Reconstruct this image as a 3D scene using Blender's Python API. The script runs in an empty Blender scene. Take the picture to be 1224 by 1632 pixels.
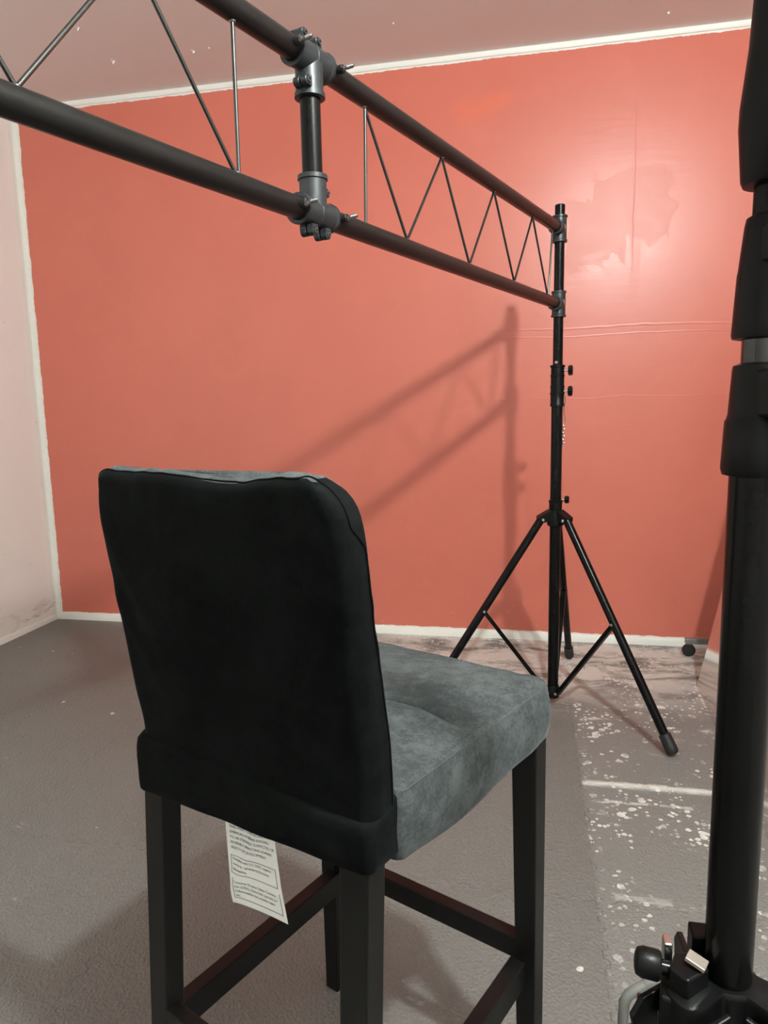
import bpy, bmesh, math, random
from mathutils import Vector, Matrix, noise
from mathutils.bvhtree import BVHTree
random.seed(7)
S = bpy.context.scene
COL = S.collection
PI = math.pi

# ------------------------------------------------------------------ camera
F, YAW, PITCH, ROLL, CAMZ = 1127.8, 0.20409, 0.15011, -0.02139, 1.15
D, LW, HC = 3.4077, 2.5919, 2.6746          # back wall y, left wall -x, ceiling z
XR, YF = 1.03, -1.9                         # right wall x, wall behind the camera
fw = Vector((-math.sin(YAW)*math.cos(PITCH), math.cos(YAW)*math.cos(PITCH), -math.sin(PITCH)))
rt0 = Vector((math.cos(YAW), math.sin(YAW), 0)); up0 = rt0.cross(fw)
rt = math.cos(ROLL)*rt0 + math.sin(ROLL)*up0
up = -math.sin(ROLL)*rt0 + math.cos(ROLL)*up0
cd = bpy.data.cameras.new('camera'); cam = bpy.data.objects.new('camera', cd); COL.objects.link(cam)
cam.matrix_world = Matrix(((rt.x, up.x, -fw.x, 0), (rt.y, up.y, -fw.y, 0), (rt.z, up.z, -fw.z, CAMZ), (0, 0, 0, 1)))
cd.sensor_width = 36; cd.lens = F/1632*36; cd.clip_start = 0.02
S.camera = cam

# ------------------------------------------------------------------ light and exposure
BULB = Vector((0.70, 0.20, 2.585)); BULB_R = 0.055; BULB_E = 2050.0
w = bpy.data.worlds.new('world'); S.world = w; w.use_nodes = True
w.node_tree.nodes['Background'].inputs[0].default_value = (0.9, 0.93, 1, 1)
w.node_tree.nodes['Background'].inputs[1].default_value = 0.0
S.view_settings.view_transform = 'Standard'; S.view_settings.look = 'None'
S.view_settings.gamma = 1; S.view_settings.use_curve_mapping = False
S.view_settings.exposure = 0.06
S.cycles.adaptive_threshold = 0.025; S.cycles.max_bounces = 7; S.cycles.diffuse_bounces = 5; S.cycles.glossy_bounces = 3
S.cycles.use_denoising = True; S.cycles.use_light_tree = False
S.cycles.sample_clamp_indirect = 4

# ------------------------------------------------------------------ material helpers
class N:
    def __init__(s, name):
        s.m = bpy.data.materials.new(name); s.m.use_nodes = True
        s.t = s.m.node_tree; s.b = s.t.nodes['Principled BSDF']
    def n(s, kind, **kw):
        x = s.t.nodes.new(kind)
        for k, v in kw.items(): setattr(x, k, v)
        return x
    def l(s, a, b): s.t.links.new(a, b)
    def _in(s, sock, v):
        if isinstance(v, (int, float)): sock.default_value = v
        elif isinstance(v, (tuple, list)): sock.default_value = v
        else: s.l(v, sock)
    def math(s, op, a, b=0.0, c=0.0, clamp=False):
        x = s.n('ShaderNodeMath', operation=op, use_clamp=clamp)
        s._in(x.inputs[0], a); s._in(x.inputs[1], b)
        if op in ('MULTIPLY_ADD', 'COMPARE', 'SMOOTH_MIN'): s._in(x.inputs[2], c)
        return x.outputs[0]
    def step(s, v, lo, hi):
        x = s.n('ShaderNodeMapRange', interpolation_type='SMOOTHSTEP')
        s._in(x.inputs[0], v); x.inputs[1].default_value = lo; x.inputs[2].default_value = hi
        return x.outputs[0]
    def mix(s, f, a, b):
        x = s.n('ShaderNodeMix', data_type='RGBA')
        s._in(x.inputs[0], f); s._in(x.inputs[6], a); s._in(x.inputs[7], b)
        return x.outputs[2]
    def fmix(s, f, a, b):
        x = s.n('ShaderNodeMix', data_type='FLOAT')
        s._in(x.inputs[0], f); s._in(x.inputs[2], a); s._in(x.inputs[3], b)
        return x.outputs[0]
    def pos(s):
        g = s.n('ShaderNodeNewGeometry'); q = s.n('ShaderNodeSeparateXYZ'); s.l(g.outputs[0], q.inputs[0])
        return g.outputs[0], q.outputs[0], q.outputs[1], q.outputs[2]
    def noise(s, v, sc, det=4, rough=.55, dist=0, scale3=None):
        if scale3:
            mp = s.n('ShaderNodeMapping'); s.l(v, mp.inputs[0]); mp.inputs[3].default_value = scale3; v = mp.outputs[0]
        x = s.n('ShaderNodeTexNoise'); s.l(v, x.inputs[0]); x.inputs['Scale'].default_value = sc
        x.inputs['Detail'].default_value = det; x.inputs['Roughness'].default_value = rough; x.inputs['Distortion'].default_value = dist
        return x.outputs[0]
    def bump(s, h, strength=.3, dist=.002, prev=None):
        x = s.n('ShaderNodeBump'); s.l(h, x.inputs['Height']); x.inputs['Strength'].default_value = strength
        x.inputs['Distance'].default_value = dist
        if prev is not None: s.l(prev, x.inputs['Normal'])
        return x.outputs[0]
    def set(s, **kw):
        for k, v in kw.items():
            s._in(s.b.inputs[k.replace('_', ' ')], v)
        return s.m
def c4(r, g, b): return (r, g, b, 1)

def simple(name, col, rough=.5, metal=0.0, var=.15, sc=30, bumps=0.0, spec=.5):
    m = N(name); p, x, y, z = m.pos()
    nz = m.noise(p, sc, 4)
    dark = tuple(v*(1-var) for v in col)+(1,); lite = tuple(min(1, v*(1+var)) for v in col)+(1,)
    m.set(Base_Color=m.mix(nz, dark, lite), Roughness=m.fmix(nz, max(0, rough-.06), min(1, rough+.06)), Metallic=metal)
    m.b.inputs['Specular IOR Level'].default_value = spec
    if bumps: m.set(Normal=m.bump(m.noise(p, sc*12, 2), bumps, .0006))
    return m.m

M = {}
M['gloss'] = simple('glossy_black_tube', (.004, .004, .004), .10, 0, .2, 20, spec=.6)
M['tube'] = simple('satin_black_tube', (.0035, .0035, .0035), .24, 0, .2, 20, .0, spec=.13)
M['truss'] = simple('matt_black_tube', (.0070, .0063, .006), .31, 0, .25, 25, .04, spec=.28)
M['rod'] = simple('black_rod', (.006, .006, .006), .14, spec=1.0)
M['clamp'] = simple('cast_grey_clamp', (.026, .030, .033), .38, .35, .25, 60, .12)
M['plastic'] = simple('black_plastic', (.0024, .0027, .0027), .38, 0, .2, 60, .04, spec=.15)
M['rubber'] = simple('black_rubber', (.005, .005, .005), .6, 0, .2, 60)
M['steel'] = simple('bright_steel', (.72, .72, .70), .25, 1.0)
M['darksteel'] = simple('dark_steel', (.25, .25, .25), .35, 1.0)
M['greytube'] = simple('grey_tube_paint', (.16, .16, .15), .4, 0, .1)
M['leg'] = simple('black_brown_wood', (.0035, .0033, .0032), .38, 0, .3, 14, .05, spec=.25)
M['paper_ink'] = simple('black_ink', (.02, .02, .02), .6)
M['white'] = simple('white_paint', (.78, .78, .74), .5, 0, .04, 6, .05)
M['trim'] = simple('white_trim_paint', (.86, .86, .81), .45, 0, .05, 9, .1)
M['wood'] = simple('pale_metal_clip', (.36, .31, .27), .35, .4)

def m_paper():
    m = N('label_paper'); p, x, y, z = m.pos()
    m.set(Base_Color=m.mix(m.noise(p, 60), c4(.90, .92, .89), c4(.94, .95, .92)), Roughness=.55)
    m.b.inputs['Transmission Weight'].default_value = 0
    return m.m
M['paper'] = m_paper()

def m_velvet(name, c0, c1, sheen):
    m = N(name); p, x, y, z = m.pos()
    a = m.noise(p, 9, 5, .65, .6); b = m.noise(p, 700, 2); cc = m.noise(p, 45, 4, .7)
    fn = m.noise(p, 220, 3, .7)
    f = m.math('ADD', m.math('ADD', m.math('MULTIPLY', a, .40), m.math('MULTIPLY', cc, .35)), m.math('MULTIPLY', fn, .25))
    f = m.step(f, .40, .62)
    m.set(Base_Color=m.mix(f, c0, c1), Roughness=.85)
    m.b.inputs['Specular IOR Level'].default_value = .05
    m.b.inputs['Sheen Weight'].default_value = sheen
    m.b.inputs['Sheen Roughness'].default_value = .30
    m.set(Sheen_Tint=m.mix(f, c4(.55, .64, .66), c4(.78, .86, .88)))
    m.set(Normal=m.bump(b, .25, .0006, m.bump(cc, .2, .0015)))
    return m.m
# the nap lies the other way on the seat, where the pile looks lighter
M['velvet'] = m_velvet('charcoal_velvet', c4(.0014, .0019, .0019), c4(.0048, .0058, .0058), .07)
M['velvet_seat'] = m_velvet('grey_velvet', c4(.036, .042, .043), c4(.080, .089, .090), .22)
M['thread'] = simple('grey_thread', (.05, .056, .06), .8)

def m_backwall():
    m = N('coral_red_wall_paint'); p, x, y, z = m.pos()
    n1 = m.noise(p, 1.6, 4, .6); n2 = m.noise(p, 7, 5, .6, .8); n3 = m.noise(p, 40, 3)
    drag = m.noise(p, 5, 5, .6, .2, (1.0, 1, 7.0))
    red = m.mix(m.step(n1, .3, .7), c4(.575, .155, .110), c4(.61, .168, .121))
    red = m.mix(m.math('MULTIPLY', m.step(n2, .45, .75), .3), red, c4(.64, .18, .12))
    # roller patches, edges rough
    def rect(x0, x1, z0, z1, nn, amp, soft=.005):
        xx = m.math('ADD', x, m.math('MULTIPLY', m.math('SUBTRACT', nn, .5), amp))
        zz = m.math('ADD', z, m.math('MULTIPLY', m.math('SUBTRACT', n2, .5), amp))
        a = m.math('MULTIPLY', m.step(xx, x0-soft, x0+soft), m.math('SUBTRACT', 1, m.step(xx, x1-soft, x1+soft)))
        b = m.math('MULTIPLY', m.step(zz, z0-soft, z0+soft), m.math('SUBTRACT', 1, m.step(zz, z1-soft, z1+soft)))
        return m.math('MULTIPLY', a, b)
    fresh = rect(-.33, -.10, 2.42, 2.50, drag, .22, .03)
    red = m.mix(m.math('MULTIPLY', fresh, .8), red, c4(.67, .158, .095))
    pA = rect(.27, .58, 1.84, 2.11, m.noise(p, 6, 5, .7), .22); pB = rect(.16, .42, 1.74, 2.02, m.noise(p, 3.5, 4, .6, .5), .34)
    pC = rect(.44, .60, 1.70, 2.02, drag, .16); pD = rect(.22, .32, 1.69, 1.80, drag, .16)
    tall = m.math('MULTIPLY', rect(.42, .47, 1.60, 2.35, n2, .08), .5)
    patch = m.math('MAXIMUM', m.math('MAXIMUM', pA, pB), tall)
    gl = m.math('MULTIPLY', patch, .055)
    gl2 = m.math('MULTIPLY', m.math('MAXIMUM', pD, m.math('MULTIPLY', pC, m.step(n2, .5, .62))), -.03)
    rough = m.math('ADD', m.math('ADD', m.fmix(n2, .31, .37), gl), gl2)
    red = m.mix(m.math('MULTIPLY', patch, .25), red, c4(.58, .19, .14))
    # horizontal ridges of old tape
    zz = m.math('ADD', z, m.math('MULTIPLY', m.math('SUBTRACT', n1, .5), .06))
    rid = m.math('MULTIPLY', m.step(m.math('ABSOLUTE', m.math('SUBTRACT', zz, 1.475)), .007, .0), 1.0)
    rid2 = m.step(m.math('ABSOLUTE', m.math('SUBTRACT', zz, 1.44)), .004, .0)
    rid3 = m.math('MULTIPLY', m.step(m.math('ABSOLUTE', m.math('SUBTRACT', zz, 1.16)), .004, .0), .6)
    xr = m.math('ADD', x, m.math('MULTIPLY', m.math('SUBTRACT', n2, .5), .02))
    vr = m.math('MULTIPLY', m.math('MULTIPLY', m.step(m.math('ABSOLUTE', m.math('SUBTRACT', xr, .435)), .004, 0), m.step(z, 1.6, 1.9)), m.step(z, 2.5, 2.2))
    rr = m.math('MAXIMUM', m.math('MAXIMUM', rid, rid2), m.math('MAXIMUM', rid3, vr))
    rr = m.math('MULTIPLY', rr, m.step(x, -.45, .0))
    # white unpainted margins
    e = m.math('MULTIPLY', m.math('SUBTRACT', m.noise(p, 16, 4, .7), .5), .020)
    top = m.step(m.math('ADD', z, e), HC-.031, HC-.028)
    bot = m.step(m.math('ADD', z, e), .044, .040)
    lef = m.step(m.math('ADD', x, e), -LW+.033, -LW+.030)
    wh = m.math('MAXIMUM', m.math('MAXIMUM', top, bot), lef)
    # paint drips over base edge
    chips = m.math('MULTIPLY', m.step(m.noise(p, 55, 2), .70, .74), m.step(z, .35, .0))
    col = m.mix(m.math('MULTIPLY', chips, .5), red, c4(.75, .35, .28))
    col = m.mix(wh, col, c4(.82, .81, .76))
    bl = m.bump(rr, .22, .002); b2 = m.bump(n3, .06, .002, bl); b3 = m.bump(drag, .10, .004, b2); b4 = m.bump(patch, .12, .001, b3)
    m.set(Base_Color=col, Roughness=rough, Normal=b4)
    m.b.inputs['Specular IOR Level'].default_value = .5
    return m.m
M['backwall'] = m_backwall()

def m_leftwall():
    m = N('off_white_wall_paint'); p, x, y, z = m.pos()
    n1 = m.noise(p, 2, 4)
    col = m.mix(n1, c4(.88, .86, .83), c4(.91, .89, .86))
    e = m.math('MULTIPLY', m.math('SUBTRACT', m.noise(p, 3, 3), .5), .05)
    low = m.step(m.math('ADD', z, e), .15, .13)
    dirt = m.noise(p, 7, 4, .6, .8, (1, .7, 7))
    scuff = m.math('MULTIPLY', m.step(m.math('ABSOLUTE', m.math('SUBTRACT', dirt, .56)), .022, .006), m.math('MULTIPLY', m.step(m.noise(p, 5, 3), .47, .55), m.step(m.math('ABSOLUTE', m.math('SUBTRACT', z, .085)), .05, .02)))
    col = m.mix(low, col, c4(.88, .87, .82))
    far = m.step(y, D-.045, D-.035)
    col = m.mix(far, col, c4(.82, .81, .76))
    yel = m.math('MULTIPLY', m.step(m.noise(p, 9, 3, .6, 1), .58, .7), low)
    col = m.mix(m.math('MULTIPLY', yel, .22), col, c4(.55, .45, .30))
    col = m.mix(m.math('MULTIPLY', scuff, .75), col, c4(.10, .09, .08))
    spk = m.step(m.noise(p, 60, 1), .80, .82)
    col = m.mix(spk, col, c4(.3, .28, .25))
    m.set(Base_Color=col, Roughness=.55, Normal=m.bump(n1, .1, .01))
    return m.m
M['leftwall'] = m_leftwall()

CHIPS = [(-1.794, 2.805), (-1.815, 3.087), (-1.434, 3.091), (-1.357, 3.077), (-.554, 3.075), (.527, 3.262)]
def m_ceiling():
    m = N('ceiling_paint'); p, x, y, z = m.pos()
    n1 = m.noise(p, 1.2, 3); n2 = m.noise(p, 50, 3)
    col = m.mix(n1, c4(.82, .80, .78), c4(.86, .84, .82))
    acc = None
    for i, (a, b) in enumerate(CHIPS):
        dx = m.math('SUBTRACT', m.math('ADD', x, m.math('MULTIPLY', m.math('SUBTRACT', n2, .5), .03)), a); dy = m.math('SUBTRACT', y, b)
        dd = m.math('SQRT', m.math('ADD', m.math('MULTIPLY', dx, dx), m.math('MULTIPLY', m.math('MULTIPLY', dy, dy), .25)))
        k = m.step(dd, (.010, .014, .012, .006, .005, .008)[i], .003)
        acc = k if acc is None else m.math('MAXIMUM', acc, k)
    col = m.mix(acc, col, c4(.95, .95, .92))
    m.set(Base_Color=col, Roughness=.6, Normal=m.bump(acc, .6, .006, m.bump(n2, .08, .002)))
    return m.m
M['ceiling'] = m_ceiling()

TX, TY, TS = .167, 1.557, .5325
def m_floor():
    m = N('grey_foam_mat_floor'); p, x, y, z = m.pos()
    n1 = m.noise(p, 1.3, 4); n2 = m.noise(p, 14, 5, .65, .6); n3 = m.noise(p, 5, 5, .6, .8, (1, 2.2, 1))
    base = m.mix(n1, c4(.140, .140, .130), c4(.168, .168, .157))
    # worn, scuffed area on the right columns of mats
    rightcol = m.step(x, TX-.004, TX+.006)
    farband = m.step(m.math('ADD', y, m.math('MULTIPLY', n1, .5)), 2.75, 3.25)
    farx = m.math('MULTIPLY', m.step(x, -1.2, -.45), farband)
    base = m.mix(m.math('MULTIPLY', rightcol, .5), base, c4(.22, .22, .208))
    pale = m.math('MULTIPLY', farx, m.step(m.noise(p, 4, 6, .7, .6, (1, 1.8, 1)), .38, .56))
    base = m.mix(m.math('MULTIPLY', pale, .85), base, c4(.74, .73, .68))
    # paint specks
    def specks(sc, size, keep):
        v = m.n('ShaderNodeTexVoronoi'); mp = m.n('ShaderNodeMapping'); m.l(p, mp.inputs[0]); mp.inputs[3].default_value = (1, 1, 0)
        nd = m.n('ShaderNodeMix', data_type='VECTOR'); nd.inputs[0].default_value = .045*10/sc
        nz = m.n('ShaderNodeTexNoise'); m.l(p, nz.inputs[0]); nz.inputs['Scale'].default_value = sc*1.6
        m.l(mp.outputs[0], nd.inputs[4]); m.l(nz.outputs['Color'], nd.inputs[5])
        m.l(nd.outputs[1], v.inputs[0]); v.inputs['Scale'].default_value = sc
        sp = m.n('ShaderNodeSeparateColor'); m.l(v.outputs['Color'], sp.inputs[0])
        rad = m.math('MULTIPLY', m.math('SUBTRACT', sp.outputs[0], keep), size/(1-keep))
        return m.math('MULTIPLY', m.step(m.math('SUBTRACT', rad, v.outputs['Distance']), 0, .03), m.math('GREATER_THAN', sp.outputs[0], keep))
    s1 = specks(30, .40, .42); s2 = specks(65, .55, .35); s3 = specks(16, .16, .80); s4 = specks(12, .27, .62)
    nearer = m.step(y, 1.15, 1.7)
    cl = m.step(m.noise(p, 4.5, 5, .7, .5), .44, .56)
    right = m.math('MULTIPLY', m.math('MULTIPLY', rightcol, nearer), cl)
    edge = m.math('MULTIPLY', m.step(m.math('ABSOLUTE', m.math('SUBTRACT', x, TX+.02)), .03, .0), m.step(y, 1.4, 1.6))
    far2 = m.math('MULTIPLY', farx, cl)
    a = m.math('MULTIPLY', m.math('MAXIMUM', m.math('MAXIMUM', s1, s4), m.math('MULTIPLY', s2, .9)), m.math('MAXIMUM', m.math('MAXIMUM', right, far2), m.math('MULTIPLY', edge, cl)))
    b = m.math('MULTIPLY', s3, .8)
    sme = m.math('MULTIPLY', m.math('MULTIPLY', m.step(n3, .60, .70), m.step(n2, .45, .6)), m.math('MAXIMUM', rightcol, farx))
    sme = m.math('MULTIPLY', m.math('MULTIPLY', sme, nearer), .75)
    glint_wear = m.math('MULTIPLY', m.math('MULTIPLY', m.step(m.math('ABSOLUTE', m.math('SUBTRACT', y, 2.085)), .024, .000), rightcol), m.fmix(n2, .75, 1.0))  # light stripe on the raised mat edge painted in pale, mixed with scuffing
    line2 = m.math('MULTIPLY', m.math('MULTIPLY', m.step(m.math('ABSOLUTE', m.math('SUBTRACT', m.math('ADD', y, m.math('MULTIPLY', m.math('SUBTRACT', n3, .5), .05)), 1.99)), .010, .002), rightcol), m.step(n2, .46, .56))
    line3 = m.math('MULTIPLY', m.math('MULTIPLY', m.step(m.math('ABSOLUTE', m.math('SUBTRACT', m.math('ADD', y, m.math('MULTIPLY', m.math('SUBTRACT', n3, .5), .04)), 1.57)), .020, .004), rightcol), m.step(n2, .50, .58))
    glint_wear = m.math('MAXIMUM', glint_wear, m.math('MULTIPLY', m.math('MAXIMUM', line2, m.math('MULTIPLY', line3, .5)), .6))
    lsm = m.math('MULTIPLY', m.step(n3, .66, .72), m.math('MULTIPLY', m.step(n2, .5, .6), .35))
    wmask = m.math('MAXIMUM', m.math('MAXIMUM', a, b), m.math('MAXIMUM', glint_wear, m.math('MAXIMUM', sme, lsm)), clamp=True)
    # interlocking seams
    def seam(u, v, off):
        fr = m.math('SUBTRACT', u, off)
        fr = m.math('MULTIPLY', fr, 1/TS); fr = m.math('SUBTRACT', fr, m.math('ROUND', fr)); fr = m.math('MULTIPLY', fr, TS)
        wv = m.math('SINE', m.math('MULTIPLY', v, 2*PI/.052))
        wv = m.math('MULTIPLY', m.math('MULTIPLY', wv, 3.0), 1.0)
        wv = m.math('MINIMUM', m.math('MAXIMUM', wv, -1), 1)
        wv = m.math('MULTIPLY', wv, .006)
        return m.step(m.math('ABSOLUTE', m.math('SUBTRACT', fr, wv)), .0016, .0004)
    sm = m.math('MAXIMUM', seam(x, y, TX), seam(y, x, TY))
    brk = m.step(n2, .40, .58)
    sm = m.math('MULTIPLY', sm, m.math('MULTIPLY', brk, .75))
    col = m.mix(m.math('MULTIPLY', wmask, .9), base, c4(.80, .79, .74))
    col = m.mix(sm, col, c4(.03, .028, .026))
    # leather grain
    v = m.n('ShaderNodeTexVoronoi', feature='SMOOTH_F1'); mp = m.n('ShaderNodeMapping'); m.l(p, mp.inputs[0])
    mp.inputs[3].default_value = (1, 1, 0); m.l(mp.outputs[0], v.inputs[0]); v.inputs['Scale'].default_value = 170
    g = m.math('MULTIPLY', v.outputs['Distance'], 1)
    bb = m.bump(g, 1.0, .0026); b2 = m.bump(n2, .15, .003, bb); b3 = m.bump(sm, -.4, .002, b2)
    rough = m.math('ADD', m.fmix(n2, .40, .50), m.math('MULTIPLY', wmask, .15))
    m.set(Base_Color=col, Roughness=rough, Normal=b3)
    m.b.inputs['Specular IOR Level'].default_value = .5
    return m.m
M['floor'] = m_floor()

def m_panel():
    m = N('glossy_board'); p, x, y, z = m.pos()
    n = m.noise(p, 3, 3)
    m.set(Base_Color=c4(.78, .74, .71), Metallic=.9, Roughness=m.fmix(n, .10, .17), Normal=m.bump(n, .08, .02))
    return m.m
M['panel'] = m_panel()

def m_emit():
    m = N('lamp_bulb_glow')
    m.b.inputs['Emission Color'].default_value = (.95, 1, .965, 1)
    m.b.inputs['Emission Strength'].default_value = BULB_E
    return m.m
M['bulb'] = m_emit()

# ------------------------------------------------------------------ mesh helpers
def tag(o, label=None, cat=None, group=None, kind=None):
    if label: o['label'] = label
    if cat: o['category'] = cat
    if group: o['group'] = group
    if kind: o['kind'] = kind
    return o
def thing(name, loc, label, cat, rz=0, group=None):
    o = bpy.data.objects.new(name, None); COL.objects.link(o); o.location = loc; o.rotation_euler = (0, 0, rz)
    o.empty_display_size = .05
    return tag(o, label, cat, group)
def obj(name, bm, mat, parent=None, smooth=True, bevel=0, label=None, angle=40):
    bmesh.ops.recalc_face_normals(bm, faces=bm.faces)
    me = bpy.data.meshes.new(name); bm.to_mesh(me); bm.free()
    me.materials.append(M[mat] if isinstance(mat, str) else mat)
    o = bpy.data.objects.new(name, me); COL.objects.link(o); o.parent = parent
    if smooth:
        me.polygons.foreach_set('use_smooth', [True]*len(me.polygons))
        try: me.set_sharp_from_angle(angle=math.radians(angle))
        except Exception: pass
    if bevel:
        md = o.modifiers.new('bevel', 'BEVEL'); md.width = bevel; md.segments = 2; md.limit_method = 'ANGLE'
    if label: o['label'] = label
    return o
def frame(d):
    d = d.normalized(); a = Vector((0, 0, 1)) if abs(d.z) < .9 else Vector((1, 0, 0))
    x = d.cross(a).normalized(); return x, d.cross(x).normalized()
def lathe(bm, A, axis, prof, seg=32, cap=True):
    """prof: (distance along the axis, radius) pairs"""
    A = Vector(A); axis = Vector(axis).normalized(); x, y = frame(axis); rings = []
    for h, r in prof:
        rings.append([bm.verts.new(A+axis*h+x*math.cos(2*PI*i/seg)*r+y*math.sin(2*PI*i/seg)*r) for i in range(seg)])
    for a, b in zip(rings, rings[1:]):
        for i in range(seg): bm.faces.new((a[i], a[(i+1) % seg], b[(i+1) % seg], b[i]))
    if cap:
        bm.faces.new(rings[0]); bm.faces.new(rings[-1])
def tube(bm, A, B, r, seg=24, r2=None, ch=None):
    A = Vector(A); B = Vector(B); L = (B-A).length; r2 = r if r2 is None else r2
    ch = min(r*.12, L*.1) if ch is None else ch
    lathe(bm, A, B-A, [(0, r-ch), (ch, r), (L-ch, r2), (L, r2-ch)], seg)
def box(bm, lo, hi, mat4=None):
    vs = [Vector((x, y, z)) for x in (lo[0], hi[0]) for y in (lo[1], hi[1]) for z in (lo[2], hi[2])]
    if mat4 is not None: vs = [mat4 @ v for v in vs]
    v = [bm.verts.new(q) for q in vs]
    for f in ((0, 1, 3, 2), (4, 6, 7, 5), (0, 4, 5, 1), (2, 3, 7, 6), (0, 2, 6, 4), (1, 5, 7, 3)): bm.faces.new([v[i] for i in f])
def prism(bm, pts, z0, z1, mat4=None):
    f = (lambda v: mat4 @ v) if mat4 is not None else (lambda v: v)
    a = [bm.verts.new(f(Vector((x, y, z0)))) for x, y in pts]; b = [bm.verts.new(f(Vector((x, y, z1)))) for x, y in pts]
    n = len(pts); bm.faces.new(a); bm.faces.new(b)
    for i in range(n): bm.faces.new((a[i], a[(i+1) % n], b[(i+1) % n], b[i]))
def sweep(bm, path, r, seg=10, cap=True):
    path = [Vector(q) for q in path]; rings = []; prev = None
    for i, q in enumerate(path):
        t = (path[min(i+1, len(path)-1)]-path[max(i-1, 0)]).normalized()
        if prev is None: x, y = frame(t)
        else:
            x = (prev-t*prev.dot(t)).normalized(); y = t.cross(x)
        prev = x
        rings.append([bm.verts.new(q+x*math.cos(2*PI*k/seg)*r+y*math.sin(2*PI*k/seg)*r) for k in range(seg)])
    for a, b in zip(rings, rings[1:]):
        for k in range(seg): bm.faces.new((a[k], a[(k+1) % seg], b[(k+1) % seg], b[k]))
    if cap: bm.faces.new(rings[0]); bm.faces.new(rings[-1])
def sleeve(bm, A, axis, L, ro, ri, lip=.0018, seg=36):
    """open ring tube with a raised lip at each end"""
    prof = [(0, ri), (0, ro), (.0005, ro+lip), (.0065, ro+lip), (.0075, ro), (L-.0075, ro), (L-.0065, ro+lip), (L-.0005, ro+lip), (L, ro), (L, ri), (0, ri)]
    lathe(bm, A, axis, prof, seg, cap=False); bmesh.ops.remove_doubles(bm, verts=bm.verts, dist=1e-5)
def NB(): return bmesh.new()
def ellip(bm, c, r, seg=24, rings=12):
    bmesh.ops.create_uvsphere(bm, u_segments=seg, v_segments=rings, radius=1, matrix=Matrix.Translation(c) @ Matrix.Diagonal((r[0], r[1], r[2], 1)))

# ------------------------------------------------------------------ room shell
def slab(name, lo, hi, mat):
    bm = NB(); box(bm, lo, hi); return tag(obj(name, bm, mat, smooth=False), kind='structure')
T = .12
bm = NB(); box(bm, (-LW-T, YF-T, -T), (XR+T, D+T, 0))
# raised, curled-up mat edge running across the right-hand mats
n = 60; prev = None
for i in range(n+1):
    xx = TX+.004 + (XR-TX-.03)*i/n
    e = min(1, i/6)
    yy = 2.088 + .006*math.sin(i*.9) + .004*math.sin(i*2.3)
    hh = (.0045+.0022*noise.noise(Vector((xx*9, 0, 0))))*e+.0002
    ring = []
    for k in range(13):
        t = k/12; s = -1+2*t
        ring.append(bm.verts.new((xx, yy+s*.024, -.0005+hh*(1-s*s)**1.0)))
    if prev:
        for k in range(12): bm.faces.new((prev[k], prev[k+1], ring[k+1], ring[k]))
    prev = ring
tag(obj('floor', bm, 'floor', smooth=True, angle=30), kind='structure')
bm = NB(); box(bm, (-LW-T, YF-T, HC), (XR+T, D+T, HC+T))
for i, (a, b) in enumerate(CHIPS):                     # curled flakes of paint hanging from the ceiling
    L = (.014, .018, .014, .007, .007, .010)[i]
    m4 = Matrix.Translation((a, b, HC)) @ Matrix.Rotation(math.radians(-35+i*9), 4, 'Z')
    prism(bm, [(-L*.5, 0), (L*.45, 0), (L*.25, -L*.9), (-L*.1, -L*.55)], -.0015, .0015, m4 @ Matrix.Rotation(math.radians(70), 4, 'X'))
tag(obj('ceiling', bm, 'ceiling', smooth=False), kind='structure')
slab('wall_back', (-LW-T, D, 0), (XR+T, D+T, HC), 'backwall')
slab('wall_left', (-LW-T, YF, 0), (-LW, D, HC), 'leftwall')
slab('wall_right', (XR, YF, 0), (XR+T, D, HC), 'leftwall')
slab('wall_front', (-LW-T, YF-T, 0), (XR+T, YF, HC), 'leftwall')
def wavy_strip(name, A, B, nrm, updir, th, hh, mat):
    """thin strip lying against a wall, its free edge slightly uneven"""
    bm = NB(); A = Vector(A); B = Vector(B); nrm = Vector(nrm); u = Vector(updir); n = 90; pr = None
    for i in range(n+1):
        q = A.lerp(B, i/n); h = hh*(1+.10*noise.noise(q*7)); t = th*(1+.10*noise.noise(q*5+Vector((3, 1, 2))))
        r = [bm.verts.new(v) for v in (q, q+nrm*t, q+nrm*t+u*h*.75, q+nrm*t*.6+u*h, q+u*h)]
        if pr:
            for k in range(5): bm.faces.new((pr[k], pr[(k+1) % 5], r[(k+1) % 5], r[k]))
        else: bm.faces.new(r)
        pr = r
    bm.faces.new(pr)
    return tag(obj(name, bm, mat), kind='structure')
wavy_strip('baseboard_back', (-LW, D, 0), (XR, D, 0), (0, -1, 0), (0, 0, 1), .012, .036, 'trim')
wavy_strip('trim_1', (-LW, D, HC), (XR, D, HC), (0, -1, 0), (0, 0, -1), .010, .022, 'trim')
wavy_strip('trim_2', (-LW, D, 0), (-LW, D, HC), (0, -1, 0), (1, 0, 0), .008, .024, 'trim')
wavy_strip('baseboard_left', (-LW, YF, 0), (-LW, D-.02, 0), (1, 0, 0), (0, 0, 1), .006, .03, 'trim')

# ------------------------------------------------------------------ ceiling lamp (above the top edge of the picture)
lp = thing('ceiling_lamp', (BULB.x, BULB.y, HC), 'round ceiling lamp with a bare glowing bulb over the right side of the room', 'lamp')
bm = NB(); lathe(bm, (0, 0, 0), (0, 0, -1), [(0, .05), (.010, .05), (.016, .044), (.018, .02), (.036, .019)], 32)
obj('lamp_base', bm, 'white', lp)
bm = NB(); ellip(bm, (0, 0, BULB.z-HC), (BULB_R, BULB_R, BULB_R), 20, 10); obj('bulb', bm, 'bulb', lp)

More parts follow.
